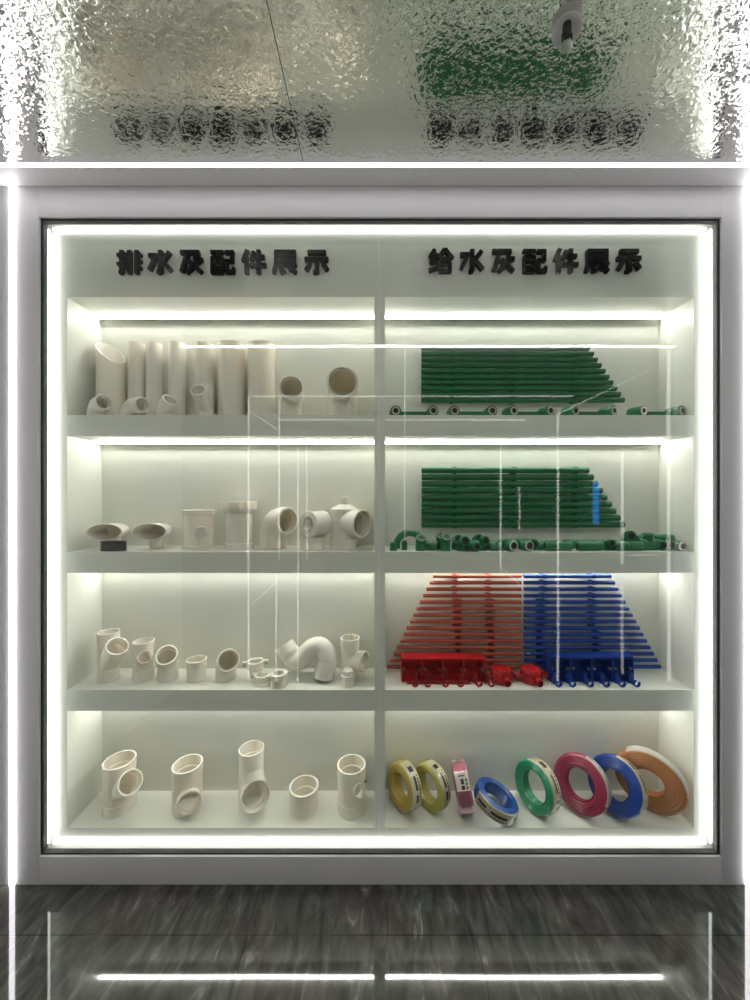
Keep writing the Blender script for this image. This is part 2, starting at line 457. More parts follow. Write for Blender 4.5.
for c in (0, 1):
    for r in range(3):
        cpart('shelf', (BX[c][0], D0, RZ[r+1][0]), (BX[c][1], D1, RZ[r][1]), M['cab'], 0.001)
    for r in range(4):
        zt = RZ[r][0]
        bm = bmesh.new(); q = 0.007; y1 = D1-D0-0.020; z1 = zt-0.0005   # corner profile with a slanted glowing face
        A = [[bm.verts.new((x, y, z)) for y, z in ((y1, z1), (y1-q, z1), (y1, z1-q))] for x in (BX[c][0]+0.004, BX[c][1]-0.004)]
        bm.faces.new(A[0]); bm.faces.new(A[1][::-1])
        for i in range(3):
            f = bm.faces.new((A[0][i], A[0][(i+1) % 3], A[1][(i+1) % 3], A[1][i])); f.material_index = 0 if i == 1 else 1
        obj('light_strip', bm, [M['led_bay'], M['frame']], cab, smooth=0)
EY = 1.2165      # the edge strips run just behind the glass
ex0, ex1, ez0, ez1 = xat(48, EY), xat(711, EY), zat(842.5, EY), zat(229, EY)
w = 0.0026
cpart('light_strip', (ex0-w, EY, ez0-w), (ex0+w, EY+0.006, ez1), M['led_edge'])
cpart('light_strip', (ex1-w, EY, ez0-w), (ex1+w, EY+0.006, ez1), M['led_edge'])
EB = D0-0.0085; zb = zat(843, EB); zt = zat(228.5, EB)
cpart('light_strip', (ex0+w, EB, zt-w), (ex1-w, EB+0.008, zt+w), M['led_edge'])
cpart('light_strip', (ex0+w, EB, zb-w), (ex1-w, EB+0.008, zb+w), M['led_edge'])

# ------------------------------------------------------------------ signs
def S(*a): return a
GL = {
 'pai': [(0,80,38,80,15),(20,100,20,6,17),(8,6,22,6,14),(0,40,38,50,14),(52,100,52,0,16),(82,100,82,0,16),(34,82,52,82,13),(34,54,52,54,13),(34,24,52,26,13),(82,82,102,82,13),(82,54,102,54,13),(82,26,102,26,13)],
 'shui': [(52,100,52,6,18),(38,7,56,7,15),(2,78,38,78,17),(34,80,6,16,16),(92,94,62,56,17),(58,60,96,14,19)],
 'ji': [(4,92,84,92,17),(36,92,10,8,18),(80,92,66,60,17),(60,60,98,60,16),(88,62,28,4,18),(38,58,94,6,18)],
 'pei': [(0,93,54,93,14),(6,72,6,0,12),(48,72,48,0,12),(4,68,50,68,12),(20,93,20,44,11),(34,93,34,44,11),(6,26,48,26,11),(6,5,48,5,12),(60,92,98,92,15),(90,94,90,48,15),(60,54,96,54,14),(66,56,66,6,15),(62,8,100,8,16),(96,8,96,28,12)],
 'jian': [(24,102,5,52,18),(20,74,20,0,17),(50,96,38,56,14),(42,72,96,72,15),(34,36,102,36,16),(70,102,70,0,17)],
 'zhan': [(8,94,96,94,14),(89,98,89,66,14),(10,70,96,70,13),(13,98,13,40,15),(14,48,4,2,15),(18,54,96,54,12),(16,38,100,38,13),(40,72,40,36,12),(66,72,66,36,12),(34,40,34,4,14),(30,4,54,14,13),(54,40,98,4,16),(94,26,66,14,13)],
 'shi': [(12,92,90,92,17),(0,62,100,62,18),(52,62,52,4,18),(36,7,54,7,15),(24,46,6,14,17),(76,46,96,16,18)],
 'gei': [(26,100,6,66,16),(4,66,34,66,13),(36,82,8,42,16),(6,42,40,46,14),(2,10,40,22,15),(68,102,40,60,17),(68,102,100,60,17),(50,58,88,58,14),(50,42,50,0,14),(90,42,90,0,14),(48,38,92,38,14),(48,7,92,7,14)],
}
def sign(centers, chars, ytop, ybot, label):
    s0 = empty('sign_lettering', (xat(sum(centers)/7, D0), D0, zat(ybot, D0)))
    tag(s0, label, 'sign')
    wch = 23.5*K0; hch = (ybot-ytop)*K0
    for cxp, ch in zip(centers, chars):
        bm = bmesh.new()
        ox = xat(cxp, D0)-s0.location.x-wch/2
        for (x0, y0, x1, y1, wd) in GL[ch]:
            a = Vector((ox+x0/100*wch, 0, y0/100*hch)); b = Vector((ox+x1/100*wch, 0, y1/100*hch))
            d = (b-a).normalized(); n = Vector((-d.z, 0, d.x))*wd/100*wch/2
            q = [a+n, a-n, b-n, b+n]
            f = [bm.verts.new(v+Vector((0, -0.014, 0))) for v in q]; k = [bm.verts.new(v+Vector((0, -0.0005, 0))) for v in q]
            bm.faces.new(f); bm.faces.new(k[::-1])
            for i in range(4): bm.faces.new((f[i], k[i], k[(i+1) % 4], f[(i+1) % 4]))
        obj('character', bm, M['black'], s0, smooth=0)
sign([131, 161.7, 192.7, 223.8, 254.8, 285.5, 317], ['pai', 'shui', 'ji', 'pei', 'jian', 'zhan', 'shi'], 252.5, 275.5,
     'black raised seven-character sign beginning 排水 above the white drainage fittings')
sign([440, 471, 502.3, 533.5, 564.5, 595.5, 627], ['gei', 'shui', 'ji', 'pei', 'jian', 'zhan', 'shi'], 251.5, 274.5,
     'black raised seven-character sign beginning 给水 above the green water pipes')

# ------------------------------------------------------------------ ceiling sprinkler
sp = empty('ceiling_sprinkler', (xat(567, YS*1.55), YS*1.55, ZC)); tag(sp, 'fire sprinkler with tilted round escutcheon on rippled metal ceiling', 'sprinkler')
bm = bmesh.new(); tm = Matrix.Translation((0, 0.0, -0.014)) @ Matrix.Rotation(math.radians(6), 4, 'Y') @ Matrix.Rotation(math.radians(-6), 4, 'X')
add_lathe(bm, [(0.008, 0.010), (0.016, 0.010), (0.024, 0.004), (0.029, -0.003), (0.030, -0.001), (0.024, 0.007), (0.016, 0.013), (0.008, 0.013)], 40, tm)
obj('escutcheon', bm, M['plate'], sp)
bm = bmesh.new(); add_lathe(bm, [(0, 0), (0.009, 0), (0.009, -0.019), (0.006, -0.022), (0.006, -0.030), (0, -0.030)], 24, closed=False)
obj('sprinkler_body', bm, M['gasket'], sp)
bm = bmesh.new(); add_box(bm, (-0.011, -0.002, -0.046), (-0.008, 0.002, -0.024)); add_box(bm, (0.008, -0.002, -0.046), (0.011, 0.002, -0.024)); add_box(bm, (-0.011, -0.002, -0.026), (0.011, 0.002, -0.022))
obj('yoke', bm, M['gasket'], sp, smooth=0)
bm = bmesh.new(); add_lathe(bm, [(0, -0.045), (0.006, -0.045), (0.012, -0.047), (0.012, -0.050), (0.005, -0.052), (0, -0.052)], 24, closed=False)
obj('deflector', bm, M['steel'], sp)

# ------------------------------------------------------------------ white drainage fittings
Z1, Z2, Z3, Z4 = [b+0.0006 for a, b in RZ]
G1, G2, G3, G4 = ['white fittings on the top shelf', 'white fittings on the second shelf', 'white fittings on the third shelf', 'white fittings on the bottom shelf']

def vert(h, R, s=0.04, collar=1.045, both=True): return straight((0, 0, 0), (0, 0, 1), h, R, s, collar, both)
def vbore(h, R, s=0.04, both=True): return bore((0, 0, 0), (0, 0, 1), h, R, s, both=both)

def tee(name, px, d, zf, h, R, br, label, cat, grp, mat='pvc', s=0.036):
    """vertical body with one branch: br = (z of axis meeting, mouth as sighted, length, radius)"""
    zb, mouth, bl, rb = br
    loc = at(px, d, R, zf)
    c = Vector((0, 0, zb)); bd = aim(loc, c, bl, *mouth); sb = min(s, bl*0.35)
    out = [vert(h, R, s), straight(c, bd, bl, rb, sb, 1.05, False)]
    inn = [vbore(h, R, s), bore(c, bd, bl, rb, sb, both=False, start=0.0)]
    rims = [((0, 0, h), (0, 0, 1), R*0.93, R*1.045), (c+bd*bl, bd, rb*0.93, rb*1.05)]
    o = hollow(name, out, inn, M[mat], loc, rims, M['pvc2'])
    return tag(o, label, cat, grp)

def coupling(px, d, zf, h, R, label, grp, flange=1.045, name='pipe_coupling'):
    o = hollow(name, [straight((0, 0, 0), (0, 0, 1), h, R, 0.02, flange, False)], [vbore(h, R, h*0.45)], M['pvc'], at(px, d, R, zf),
               [((0, 0, h), (0, 0, 1), R*0.93, R*flange)], M['pvc2'])
    return tag(o, label, 'pipe coupling', grp)

def elbow(px, d, zf, R, d1, Rb, lead0, lead1, label, grp, s=0.03, name='pipe_elbow', cat='pipe elbow', mat='pvc', collar=1.05):
    pts, e = arc_path((0, 0, 0), (0, 0, 1), d1, Rb, lead0, lead1)
    n = len(pts)
    # collar at the mouth
    end = pts[-1]; k = end-e*s
    path = pts[:-1] + ([k, k+e*0.0015] if lead1 > s+0.004 else []) + [end]
    rad = [R]*len(path)
    if lead1 > s+0.004: rad[-2:] = [R*collar]*2
    ins = [p for p in path]; ins = [Vector((0, 0, -0.002))]+ins[1:-1]+[end+e*0.002]
    ir = [R*0.87]*len(ins)
    if lead1 > s+0.004: ir[-2:] = [R*0.94]*2
    o = hollow(name, [dict(path=path, radii=rad, seg=36)], [dict(path=ins, radii=ir, seg=36)], M[mat], at(px, d, R, zf),
               [(end, e, R*0.9, R*(collar if lead1 > s+0.004 else 1.0))], M['pvc2'])
    return tag(o, label, cat, grp)

# --- bottom shelf
tee('pipe_wye', 119.5, 2.565, Z4, 0.171, 0.0495, (0.060, (130.5, 782), 0.108, 0.0370), 'large white wye fitting with narrow branch, leftmost on the bottom shelf', 'pipe fitting', G4)
tee('pipe_tee', 187.5, 2.575, Z4, 0.154, 0.0487, (0.052, (189, 803), 0.074, 0.0355), 'white tee fitting with low front mouth, second on the bottom shelf', 'pipe fitting', G4)
# T3: tall narrow body with wide branch mouth
def tall_tee():
    R = 0.0440; h = 0.203; rb = 0.0475; c = Vector((0.0, 0, 0.056)); bl = 0.078; loc = at(251.5, 2.60, R, Z4); bd = aim(loc, c, bl, 255.6, 796.6)
    sweep_pts = [Vector((0, 0, 0.150)), Vector((0, 0, 0.128))+bd*0.010, Vector((0, 0, 0.095))+bd*0.026, c+bd*0.05, c+bd*(bl-0.002)]
    out = [vert(h, R, 0.03, 1.0), dict(path=[c, c+bd*(bl-0.03), c+bd*(bl-0.028), c+bd*bl], radii=[0.043, 0.045, rb*1.03, rb*1.03], seg=36),
           dict(path=sweep_pts, radii=[0.028, 0.038, 0.042, 0.046, 0.0475], seg=36)]
    inn = [vbore(h, R, 0.04), dict(path=[c, c+bd*(bl-0.03), c+bd*(bl-0.029), c+bd*(bl+0.002)], radii=[0.039, 0.040, rb*0.95, rb*0.95], seg=36)]
    o = hollow('pipe_tee', out, inn, M['pvc2'], loc, [((0, 0, h), (0, 0, 1), R*0.93, R), (c+bd*bl, bd, rb*0.95, rb*1.03)], M['pvc2'])
    tag(o, 'tallest white tee on the bottom shelf, with the widest front mouth', 'pipe fitting', G4)
tall_tee()
coupling(304, 2.56, Z4, 0.080, 0.0485, 'short white open coupling between two tees on the bottom shelf', G4, 1.07)
t5 = tee('pipe_tee', 351.5, 2.565, Z4, 0.156, 0.0490, (0.070, (360, 791), 0.074, 0.0200), 'white tee with small side mouth, next to the middle divider on the bottom shelf', 'pipe fitting', G4)
bm = bmesh.new(); add_lathe(bm, [(0, 0), (0.004, 0), (0.0035, 0.005), (0, 0.006)], 16, axis_matrix((0.0495, -0.008, 0.100), (1, -0.15, 0)), closed=False)
obj('plug_dot', bm, M['gasket'], t5)

# --- third shelf
tee('pipe_wye', 108.5, 2.57, Z3, 0.1685, 0.0328, (0.056, (117.4, 646), 0.098, 0.0335), 'white wye with wide slanted mouth, leftmost on the third shelf', 'pipe fitting', G3)
tee('pipe_wye', 143.5, 2.57, Z3, 0.1357, 0.0330, (0.048, (144.6, 657), 0.070, 0.0210), 'white wye with smaller front mouth, second on the third shelf', 'pipe fitting', G3)
elbow(168, 2.57, Z3, 0.0335, (0.28, -0.66, 0.68), 0.05, 0.042, 0.032, 'white open bend facing front, between wye and short coupling on third shelf', G3, s=0.026)
coupling(196.5, 2.57, Z3, 0.070, 0.0320, 'short white coupling, alone between two bends on the third shelf', G3, 1.06)
elbow(226, 2.575, Z3, 0.0355, (0.48, -0.76, 0.40), 0.043, 0.033, 0.027, 'white bend with dark mouth turned right, left of the pipe clamps', G3, s=0.022)
# two small pipe clamps
def clamp(px, d, r, zt, label, rot):
    e = empty('pipe_clamp', at(px, d, r, Z3)); e.rotation_euler = (0, 0, rot)
    tag(e, label, 'pipe clamp', 'white pipe clamps on the third shelf')
    bm = bmesh.new(); add_lathe(bm, [(r*0.78, zt-0.024), (r, zt-0.024), (r, zt), (r*0.78, zt)], 32); obj('ring', bm, M['pvc2'], e)
    for q in (-1, 1):
        bm = bmesh.new(); add_box(bm, (min(q*(r-0.002), q*(r+0.016)), -0.006, zt-0.018), (max(q*(r-0.002), q*(r+0.016)), 0.006, zt), 0.001); obj('ear', bm, M['pvc2'], e)
    bm = bmesh.new(); add_box(bm, (-r*0.8, r*0.55, 0), (r*0.8, r*0.98, zt-0.001), 0.001); obj('foot', bm, M['pvc2'], e)
    for sx in (-1, 1):
        bm = bmesh.new(); add_lathe(bm, [(0, 0), (0.004, 0), (0.004, 0.004), (0, 0.004)], 12, axis_matrix((sx*(r+0.009), -0.006, zt-0.009), (0, -1, 0)), closed=False)
        obj('screw', bm, M['steel'], e)
clamp(255.5, 2.59, 0.029, 0.060, 'white pipe clamp standing behind another, left of the reducer ring', 0.25)
clamp(262, 2.515, 0.026, 0.030, 'low white pipe clamp in front of a taller clamp, left of the reducer ring', -0.25)
o = hollow('reducer_ring', [straight((0, 0, 0), (0, 0, 1), 0.042, 0.0275, 0.014, 1.05, False)], [dict(path=[(0.0, 0, -0.002), (0, 0, 0.044)], radii=[0.0175, 0.018], seg=32)],
           M['pvc2'], at(279, 2.482, 0.03, Z3), [((0, 0, 0.042), (0, 0, 1), 0.0185, 0.0289)], M['pvc2'])
tag(o, 'squat white reducer ring with thick wall in front of the curved trap', 'pipe fitting', G3)
# trap
def trap():
    d = YS*(2.56-0.0335)+0.056; k = d/F
    px = [(282, 656, 0.018), (286, 661.5, 0.012), (290, 666.5, 0.006), (295, 670, 0.0), (301, 667, 0.0), (307, 660.5, 0.0), (312, 656.5, 0.0), (318, 655.2, 0.0), (323, 657.5, -0.004), (326, 663, -0.012), (326.5, 669, -0.016), (325, 676, -0.02), (324, 683.2, -0.024)]
    ox = 305
    pts = [Vector(((x-ox)*k, y3, zat(y, d)-Z3)) for x, y, y3 in px]
    # densify with Catmull-Rom
    fine = []
    for i in range(len(pts)-1):
        p0 = pts[max(i-1, 0)]; p1 = pts[i]; p2 = pts[i+1]; p3 = pts[min(i+2, len(pts)-1)]
        for s in range(4):
            t = s/4
            fine.append(0.5*((2*p1)+(p2-p0)*t+(2*p0-5*p1+4*p2-p3)*t*t+(3*p1-p0-3*p2+p3)*t**3))
    fine.append(pts[-1]); R = 0.0335
    n = len(fine)
    lo = min(min(p.z for p in fine[3:14])-R*1.07, fine[-1].z-0.006); fine = [p-Vector((0, 0, lo-0.001)) for p in fine]
    rad = [R*1.12 if i < 6 else (R*1.06 if 9 < i < 18 else (R*1.08 if i > n-9 else R)) for i in range(n)]
    ins = [fine[0]-(fine[1]-fine[0]).normalized()*0.002]+fine[1:-1]+[fine[-1]+(fine[-1]-fine[-2]).normalized()*0.002]
    bm = bmesh.new()
    ro = add_sweep(bm, fine, rad, 32, cap=False); ri = add_sweep(bm, fine, [r*0.88 for r in rad], 32, cap=False)
    for e in (0, -1):
        for q in range(32): bm.faces.new((ro[e][q], ro[e][(q+1) % 32], ri[e][(q+1) % 32], ri[e][q]))
    o = obj('trap_bend', bm, M['pvc2'], None, (xat(ox+1, d), d, Z3))
    for i in (6, 14, n-9):
        t = (fine[i+1]-fine[i-1]).normalized(); bm = bmesh.new(); r0 = max(rad[i-1:i+2])
        add_lathe(bm, [(r0*0.97, -0.003), (r0*1.03, -0.003), (r0*1.03, 0.003), (r0*0.97, 0.003)], 32, axis_matrix(fine[i], t)); obj('seam_ring', bm, M['pvc2'], o)
    tag(o, 'white curved trap with a hump, lying between reducer ring and tee', 'pipe trap', G3)
trap()
tee('pipe_tee', 350, 2.60, Z3, 0.1415, 0.0330, (0.060, (365, 661.6), 0.062, 0.0335), 'white tee with wide mouth turned right, beside the middle divider on third shelf', 'pipe fitting', G3, s=0.028)
cp = hollow('cleanout_plug', [dict(path=[(0, 0, 0), (0, 0, 0.030), (0, 0, 0.031), (0, 0, 0.035)], radii=[0.0225, 0.0225, 0.024, 0.024], seg=32)], [], M['pvc2'], at(348, 2.50, 0.023, Z3))
tag(cp, 'small white threaded plug in front of the tee beside the divider', 'pipe plug', G3)
bm = bmesh.new(); add_lathe(bm, [(0, 0.054), (0.014, 0.054), (0.019, 0.050), (0.020, 0.0355), (0, 0.0355)], 8, closed=False); obj('plug_cap', bm, M['pvc2'], cp, smooth=20)

# --- second shelf
def oval_outlet(px, d, zc, label, yaw, stub=True, rl=0.055):
    """wide oval mouth on a horizontal neck with a round outlet pointing down"""
    ax = Vector((-math.sin(yaw), -math.cos(yaw), 0.0)).normalized()
    a, ov = 0.0295, 1.85
    back = -ax
    pth = [ax*0.045, ax*0.042, ax*0.02, back*0.03, back*0.06, back*0.075]
    c0 = Vector((0, 0, zc))
    out = [dict(path=[c0+p for p in pth], radii=[a, a, a*0.96, a*0.92, a*0.80, a*0.5], seg=40, oval=[ov, ov, ov, 1.9, 1.7, 1.5]),
           dict(path=[c0+back*0.03, Vector((back.x*0.03, back.y*0.03, 0.0))], radii=[0.024, 0.022], seg=32)]
    inn = [dict(path=[c0+ax*0.048, c0+ax*0.02, c0+back*0.02, c0+back*0.05], radii=[a*0.93, a*0.88, a*0.84, a*0.6], seg=40, oval=[ov, ov, 1.9, 1.6])]
    o = hollow('oval_drain_outlet', out, inn, M['pvc2'], at(px, d, 0.06, Z2), [(c0+ax*0.045, ax, a*0.93, a, ov)], M['pvc2'])
    return tag(o, label, 'drain outlet', 'oval drain outlets on the second shelf')
oval_outlet(109.7, 2.527, zat(532.3, 1.265)-Z2, 'white drain outlet with wide oval mouth resting over a black rubber sleeve', -0.26)
oval_outlet(153.8, 2.527, zat(532, 1.265)-Z2, 'white drain outlet with wide oval mouth and bare stub beneath', -0.22)
bm = bmesh.new(); prof = []
for i in range(9):
    z = i*0.0042; prof += [(0.046 if i % 2 == 0 else 0.041, z)]
add_lathe(bm, [(0.036, 0)]+prof+[(0.036, prof[-1][1])], 40)
o = obj('rubber_sleeve', bm, M['rubber'], None, (xat(113.5, 1.266), 1.266, Z2), smooth=20); o.scale = (1, 0.42, 0.97)
tag(o, 'black ribbed rubber sleeve under the leftmost oval drain outlet', 'rubber sleeve')
# cleanout body with round boss
o = hollow('cleanout_pipe', [straight((0, 0, 0), (0, 0, 1), 0.138, 0.0505, 0.014, 1.06, True), dict(path=[(0.024, -0.03, 0.062), (0.032, -0.054, 0.062)], radii=[0.0225, 0.0225], seg=32)],
           [dict(path=[(0, 0, 0.02), (0, 0, 0.14)], radii=[0.046, 0.046], seg=36)], M['pvc2'], at(199, 2.575, 0.05, Z2), [((0, 0, 0.138), (0, 0, 1), 0.047, 0.0535)], M['pvc2'])
tag(o, 'white access pipe with a round boss on its front', 'pipe fitting', G2)
bm = bmesh.new(); add_lathe(bm, [(0, 0), (0.019, 0), (0.0215, -0.002), (0.0215, -0.004), (0, -0.004)], 32, axis_matrix((0.0334, -0.0582, 0.062), (0.316, -0.949, 0)), closed=False); obj('boss_cap', bm, M['pvc2'], o)
# screw-cap cleanout
o = hollow('capped_cleanout', [dict(path=[(0, 0, 0), (0, 0, 0.02), (0, 0, 0.022), (0, 0, 0.128), (0, 0, 0.130), (0, 0, 0.140)], radii=[0.050, 0.050, 0.0465, 0.0465, 0.051, 0.051], seg=36)], [], M['pvc2'], at(239, 2.575, 0.05, Z2))
tag(o, 'white cleanout pipe closed by a ribbed screw cap', 'pipe fitting', G2)
bm = bmesh.new(); n = 48; ra = []
for z in (0.141, 0.170):
    ra.append([bm.verts.new(((0.0625 if (k//2) % 2 else 0.0595)*math.cos(2*PI*k/n), (0.0625 if (k//2) % 2 else 0.0595)*math.sin(2*PI*k/n), z)) for k in range(n)])
for k in range(n): bm.faces.new((ra[0][k], ra[0][(k+1) % n], ra[1][(k+1) % n], ra[1][k]))
bm.faces.new(ra[0][::-1]); bm.faces.new(ra[1]); obj('screw_cap', bm, M['pvc2'], o, smooth=15)
elbow(273, 2.59, Z2, 0.0465, (0.84, -0.54, 0.0), 0.050, 0.052, 0.028, 'white elbow with dark mouth turned front right, right of the screw-capped pipe', G2, s=0.022)
# ring with a coupling lying on it
o = hollow('pipe_ring', [straight((0, 0, 0), (0, 0, 1), 0.042, 0.0425, 0.012, 1.04, False)], [vbore(0.042, 0.0425, 0.01)], M['pvc'], at(312.5, 2.55, 0.0425, Z2), [((0, 0, 0.042), (0, 0, 1), 0.0395, 0.0442)], M['pvc'])
tag(o, 'low white pipe ring under a coupling lying on its side', 'pipe coupling', G2)
ax = Vector((-0.62, -0.78, 0.0)).normalized(); rr = 0.0445
c0 = Vector((0, 0, 0)); 
o = hollow('pipe_coupling', [straight(c0-ax*0.035, ax, 0.07, rr, 0.012, 1.03, True)], [dict(path=[c0-ax*0.037, c0+ax*0.0, c0+ax*0.001, c0+ax*0.037], radii=[0.024, 0.024, 0.026, 0.026], seg=36)],
           M['pvc2'], at(316, 2.55, 0.0425, Z2+0.0435+rr*1.03+0.0008), [(c0+ax*0.035, ax, 0.026, rr*1.03)], M['pvc2'])
tag(o, 'white thick-walled coupling lying on its side on top of a ring', 'pipe coupling', G2)
# reducer-top tee
def reducer_tee():
    R = 0.0505; c = Vector((0, 0, 0.095)); bl = 0.088; rb = 0.047; loc = at(344.5, 2.60, R, Z2); bd = aim(loc, c, bl, 362.6, 523.6)
    out = [dict(path=[(0, 0, 0), (0, 0, 0.03), (0, 0, 0.032), (0, 0, 0.142), (0, 0, 0.155), (0, 0, 0.160), (0, 0, 0.185)], radii=[R*1.03, R*1.03, R, R, 0.028, 0.019, 0.019], seg=36),
           straight(c, bd, bl, rb, 0.03, 1.05, False)]
    inn = [dict(path=[(0, 0, -0.002), (0, 0, 0.138)], radii=[R*0.9, R*0.9], seg=36), bore(c, bd, bl, rb, 0.03, both=False, start=0.0),
           dict(path=[(0, 0, 0.13), (0, 0, 0.188)], radii=[0.016, 0.016], seg=24)]
    o = hollow('reducing_tee', out, inn, M['pvc2'], loc, [((0, 0, 0.185), (0, 0, 1), 0.016, 0.019), (c+bd*bl, bd, rb*0.93, rb*1.05)], M['pvc2'])
    tag(o, 'white tee with narrow neck on top and big mouth turned right', 'pipe fitting', G2)
reducer_tee()

# --- top shelf: cut pipe lengths and fittings
def cut_pipe(x0, x1, ytop0, ytop1, d, label, tilt_deg=None):
    R = (x1-x0)/2*1.265/F; d = D1-R-0.004; h0 = zat(ytop0, d)-Z1; h1 = zat(ytop1, d)-Z1; seg = 40
    bm = bmesh.new(); rings = []
    def ring(r, fz): return [bm.verts.new((r*math.cos(2*PI*k/seg), r*math.sin(2*PI*k/seg), fz(r*math.cos(2*PI*k/seg), r*math.sin(2*PI*k/seg)))) for k in range(seg)]
    top = lambda x, y=0.0: h0+(h1-h0)*(x+R)/(2*R)+(0.50*y if abs(h1-h0) > 0.01 else 0.0)
    rs = [ring(R, lambda x, y: 0.0), ring(R, top), ring(R*0.93, top), ring(R*0.93, lambda x, y: 0.0)]
    for a, b in zip(rs, rs[1:]+rs[:1]):
        for k in range(seg): bm.faces.new((a[k], a[(k+1) % seg], b[(k+1) % seg], b[k]))
    o = obj('drain_pipe', bm, M['pvc'], None, (xat((x0+x1)/2, d), d, Z1))
    return tag(o, label, 'pipe', 'upright white pipe lengths on the top shelf')
cut_pipe(98, 123.5, 342, 363.5, 2.66, 'white upright pipe with slanted cut top, leftmost on the top shelf')
cut_pipe(129, 145, 344, 344, 2.69, 'white upright pipe just right of the slant-cut one')
cut_pipe(146.5, 162, 344, 344, 2.69, 'third white upright pipe from the left on the top shelf')
cut_pipe(169, 186, 344, 344, 2.69, 'white upright pipe behind the small half bend on the top shelf')
cut_pipe(195.5, 214, 344.5, 344.5, 2.69, 'white upright pipe behind the small wye on the top shelf')
cut_pipe(218, 245, 345, 345, 2.67, 'wide white upright pipe, second from the right of the row')
cut_pipe(248, 275.5, 345, 345, 2.67, 'wide white upright pipe at the right end of the row')
elbow(95.5, 2.53, Z1, 0.0250, (0.85, -0.52, 0.08), 0.034, 0.012, 0.032, 'small white elbow, leftmost on the top shelf, in front of slanted pipe', G1, s=0.018)
elbow(128, 2.53, Z1, 0.0255, (0.93, -0.36, 0.0), 0.034, 0.007, 0.040, 'small white elbow second from the left on the top shelf', G1, s=0.022)
elbow(164, 2.53, Z1, 0.0235, (0.66, -0.46, 0.62), 0.046, 0.003, 0.032, 'small white half bend tilted right on the top shelf', G1, s=0.026)
def small_wye():
    R = 0.0225; h = 0.115; c = Vector((0, 0, 0.030)); bl = 0.090; rb = 0.0225; loc = at(206, 2.53, R, Z1); bd = aim(loc, c, bl, 198, 390)
    o = hollow('pipe_wye', [vert(h, R, 0.024, 1.09), straight(c, bd, bl, rb, 0.022, 1.13, False)], [vbore(h, R, 0.024), bore(c, bd, bl, rb, 0.022, both=False, start=0.0)],
               M['pvc2'], loc, [((0, 0, h), (0, 0, 1), R*0.93, R*1.09), (c+bd*bl, bd, rb*0.93, rb*1.13)], M['pvc2'])
    tag(o, 'small white wye with branch leaning left, in front of upright pipes', 'pipe fitting', G1)
small_wye()
elbow(292, 2.58, Z1, 0.040, (0.20, -0.98, 0.0), 0.045, 0.052, 0.030, 'white elbow with round mouth facing front, right of the upright pipes', G1, s=0.022)
elbow(342, 2.58, Z1, 0.0525, (0.12, -0.99, 0.0), 0.055, 0.060, 0.030, 'larger white elbow with round mouth facing front, beside the divider on top shelf', G1, s=0.022)

# ------------------------------------------------------------------ wall-mounted pipes
YW = D1-0.026
def wall_pipe(x0, x1, py, r, mat, label, grp, open_end=1):
    xa, xb = xat(x0, YW), xat(x1, YW); L = xb-xa
    bm = bmesh.new()
    add_lathe(bm, [(r, 0), (r, L), (r*0.74, L), (r*0.74, 0)], 20, axis_matrix((0, 0, 0), (1, 0, 0)))
    o = obj('water_pipe', bm, M[mat], None, (xa, YW, zat(py, YW)))
    return tag(o, label, 'pipe', grp)

CLIPS = {}
def clip_mesh(w, r, mat):
    key = (round(w, 4), round(r, 4), mat)
    if key in CLIPS: return CLIPS[key]
    bm = bmesh.new()
    # saddle block against the wall and two jaws round the pipe, as one piece
    add_box(bm, (-w/2, r+0.002, -r*0.9), (w/2, 0.0258, r*0.9))
    seg = 12; ro, ri = r*1.22, r*1.02
    for a0, a1 in ((0.30*PI, 0.92*PI), (1.08*PI, 1.70*PI)):
        rings = []
        for i in range(seg+1):
            a = a0+(a1-a0)*i/seg
            cy, cz = -math.cos(a), math.sin(a)
            rings.append([bm.verts.new((x, cy*q, cz*q)) for x, q in ((-w/2, ri), (w/2, ri), (w/2, ro), (-w/2, ro))])
        for a, b in zip(rings, rings[1:]):
            for k in range(4): bm.faces.new((a[k], a[(k+1) % 4], b[(k+1) % 4], b[k]))
        bm.faces.new(rings[0][::-1]); bm.faces.new(rings[-1])
    bmesh.ops.recalc_face_normals(bm, faces=bm.faces[:])
    me = bpy.data.meshes.new('pipe_clip'); bm.to_mesh(me); bm.free(); me.materials.append(M[mat])
    CLIPS[key] = me
    return me
def clip(px, py, wpx, r, mat, label, grp):
    o = bpy.data.objects.new('pipe_clip', clip_mesh(wpx*YW/F, r, mat)); COL.objects.link(o)
    o.location = (xat(px, YW), YW, zat(py, YW))
    tag(o, label, 'pipe clip', grp)

def nth(i, n, what):
    return what+' at the top' if i == 0 else (what+' at the bottom' if i == n-1 else None)
def rack(name, where, x0s, x1s, ys, r, pmat, cmat, cols, pgroup, cgroup):
    n = len(ys)
    for i in range(n):
        pos = 'topmost' if i == 0 else ('bottom' if i == n-1 else ORD[i])
        extra = '' if i in (0, n-1) else ' from the top'
        wall_pipe(x0s[i], x1s[i], ys[i], r, pmat, f'{name} pipe, {pos}{extra} in the {where}', pgroup)
        for cname, f in cols:
            px, wpx = f(i)
            clip(px, ys[i], wpx, r, cmat, f'{name} clip on the {pos} pipe{extra}, {cname} column of {where}', cgroup)

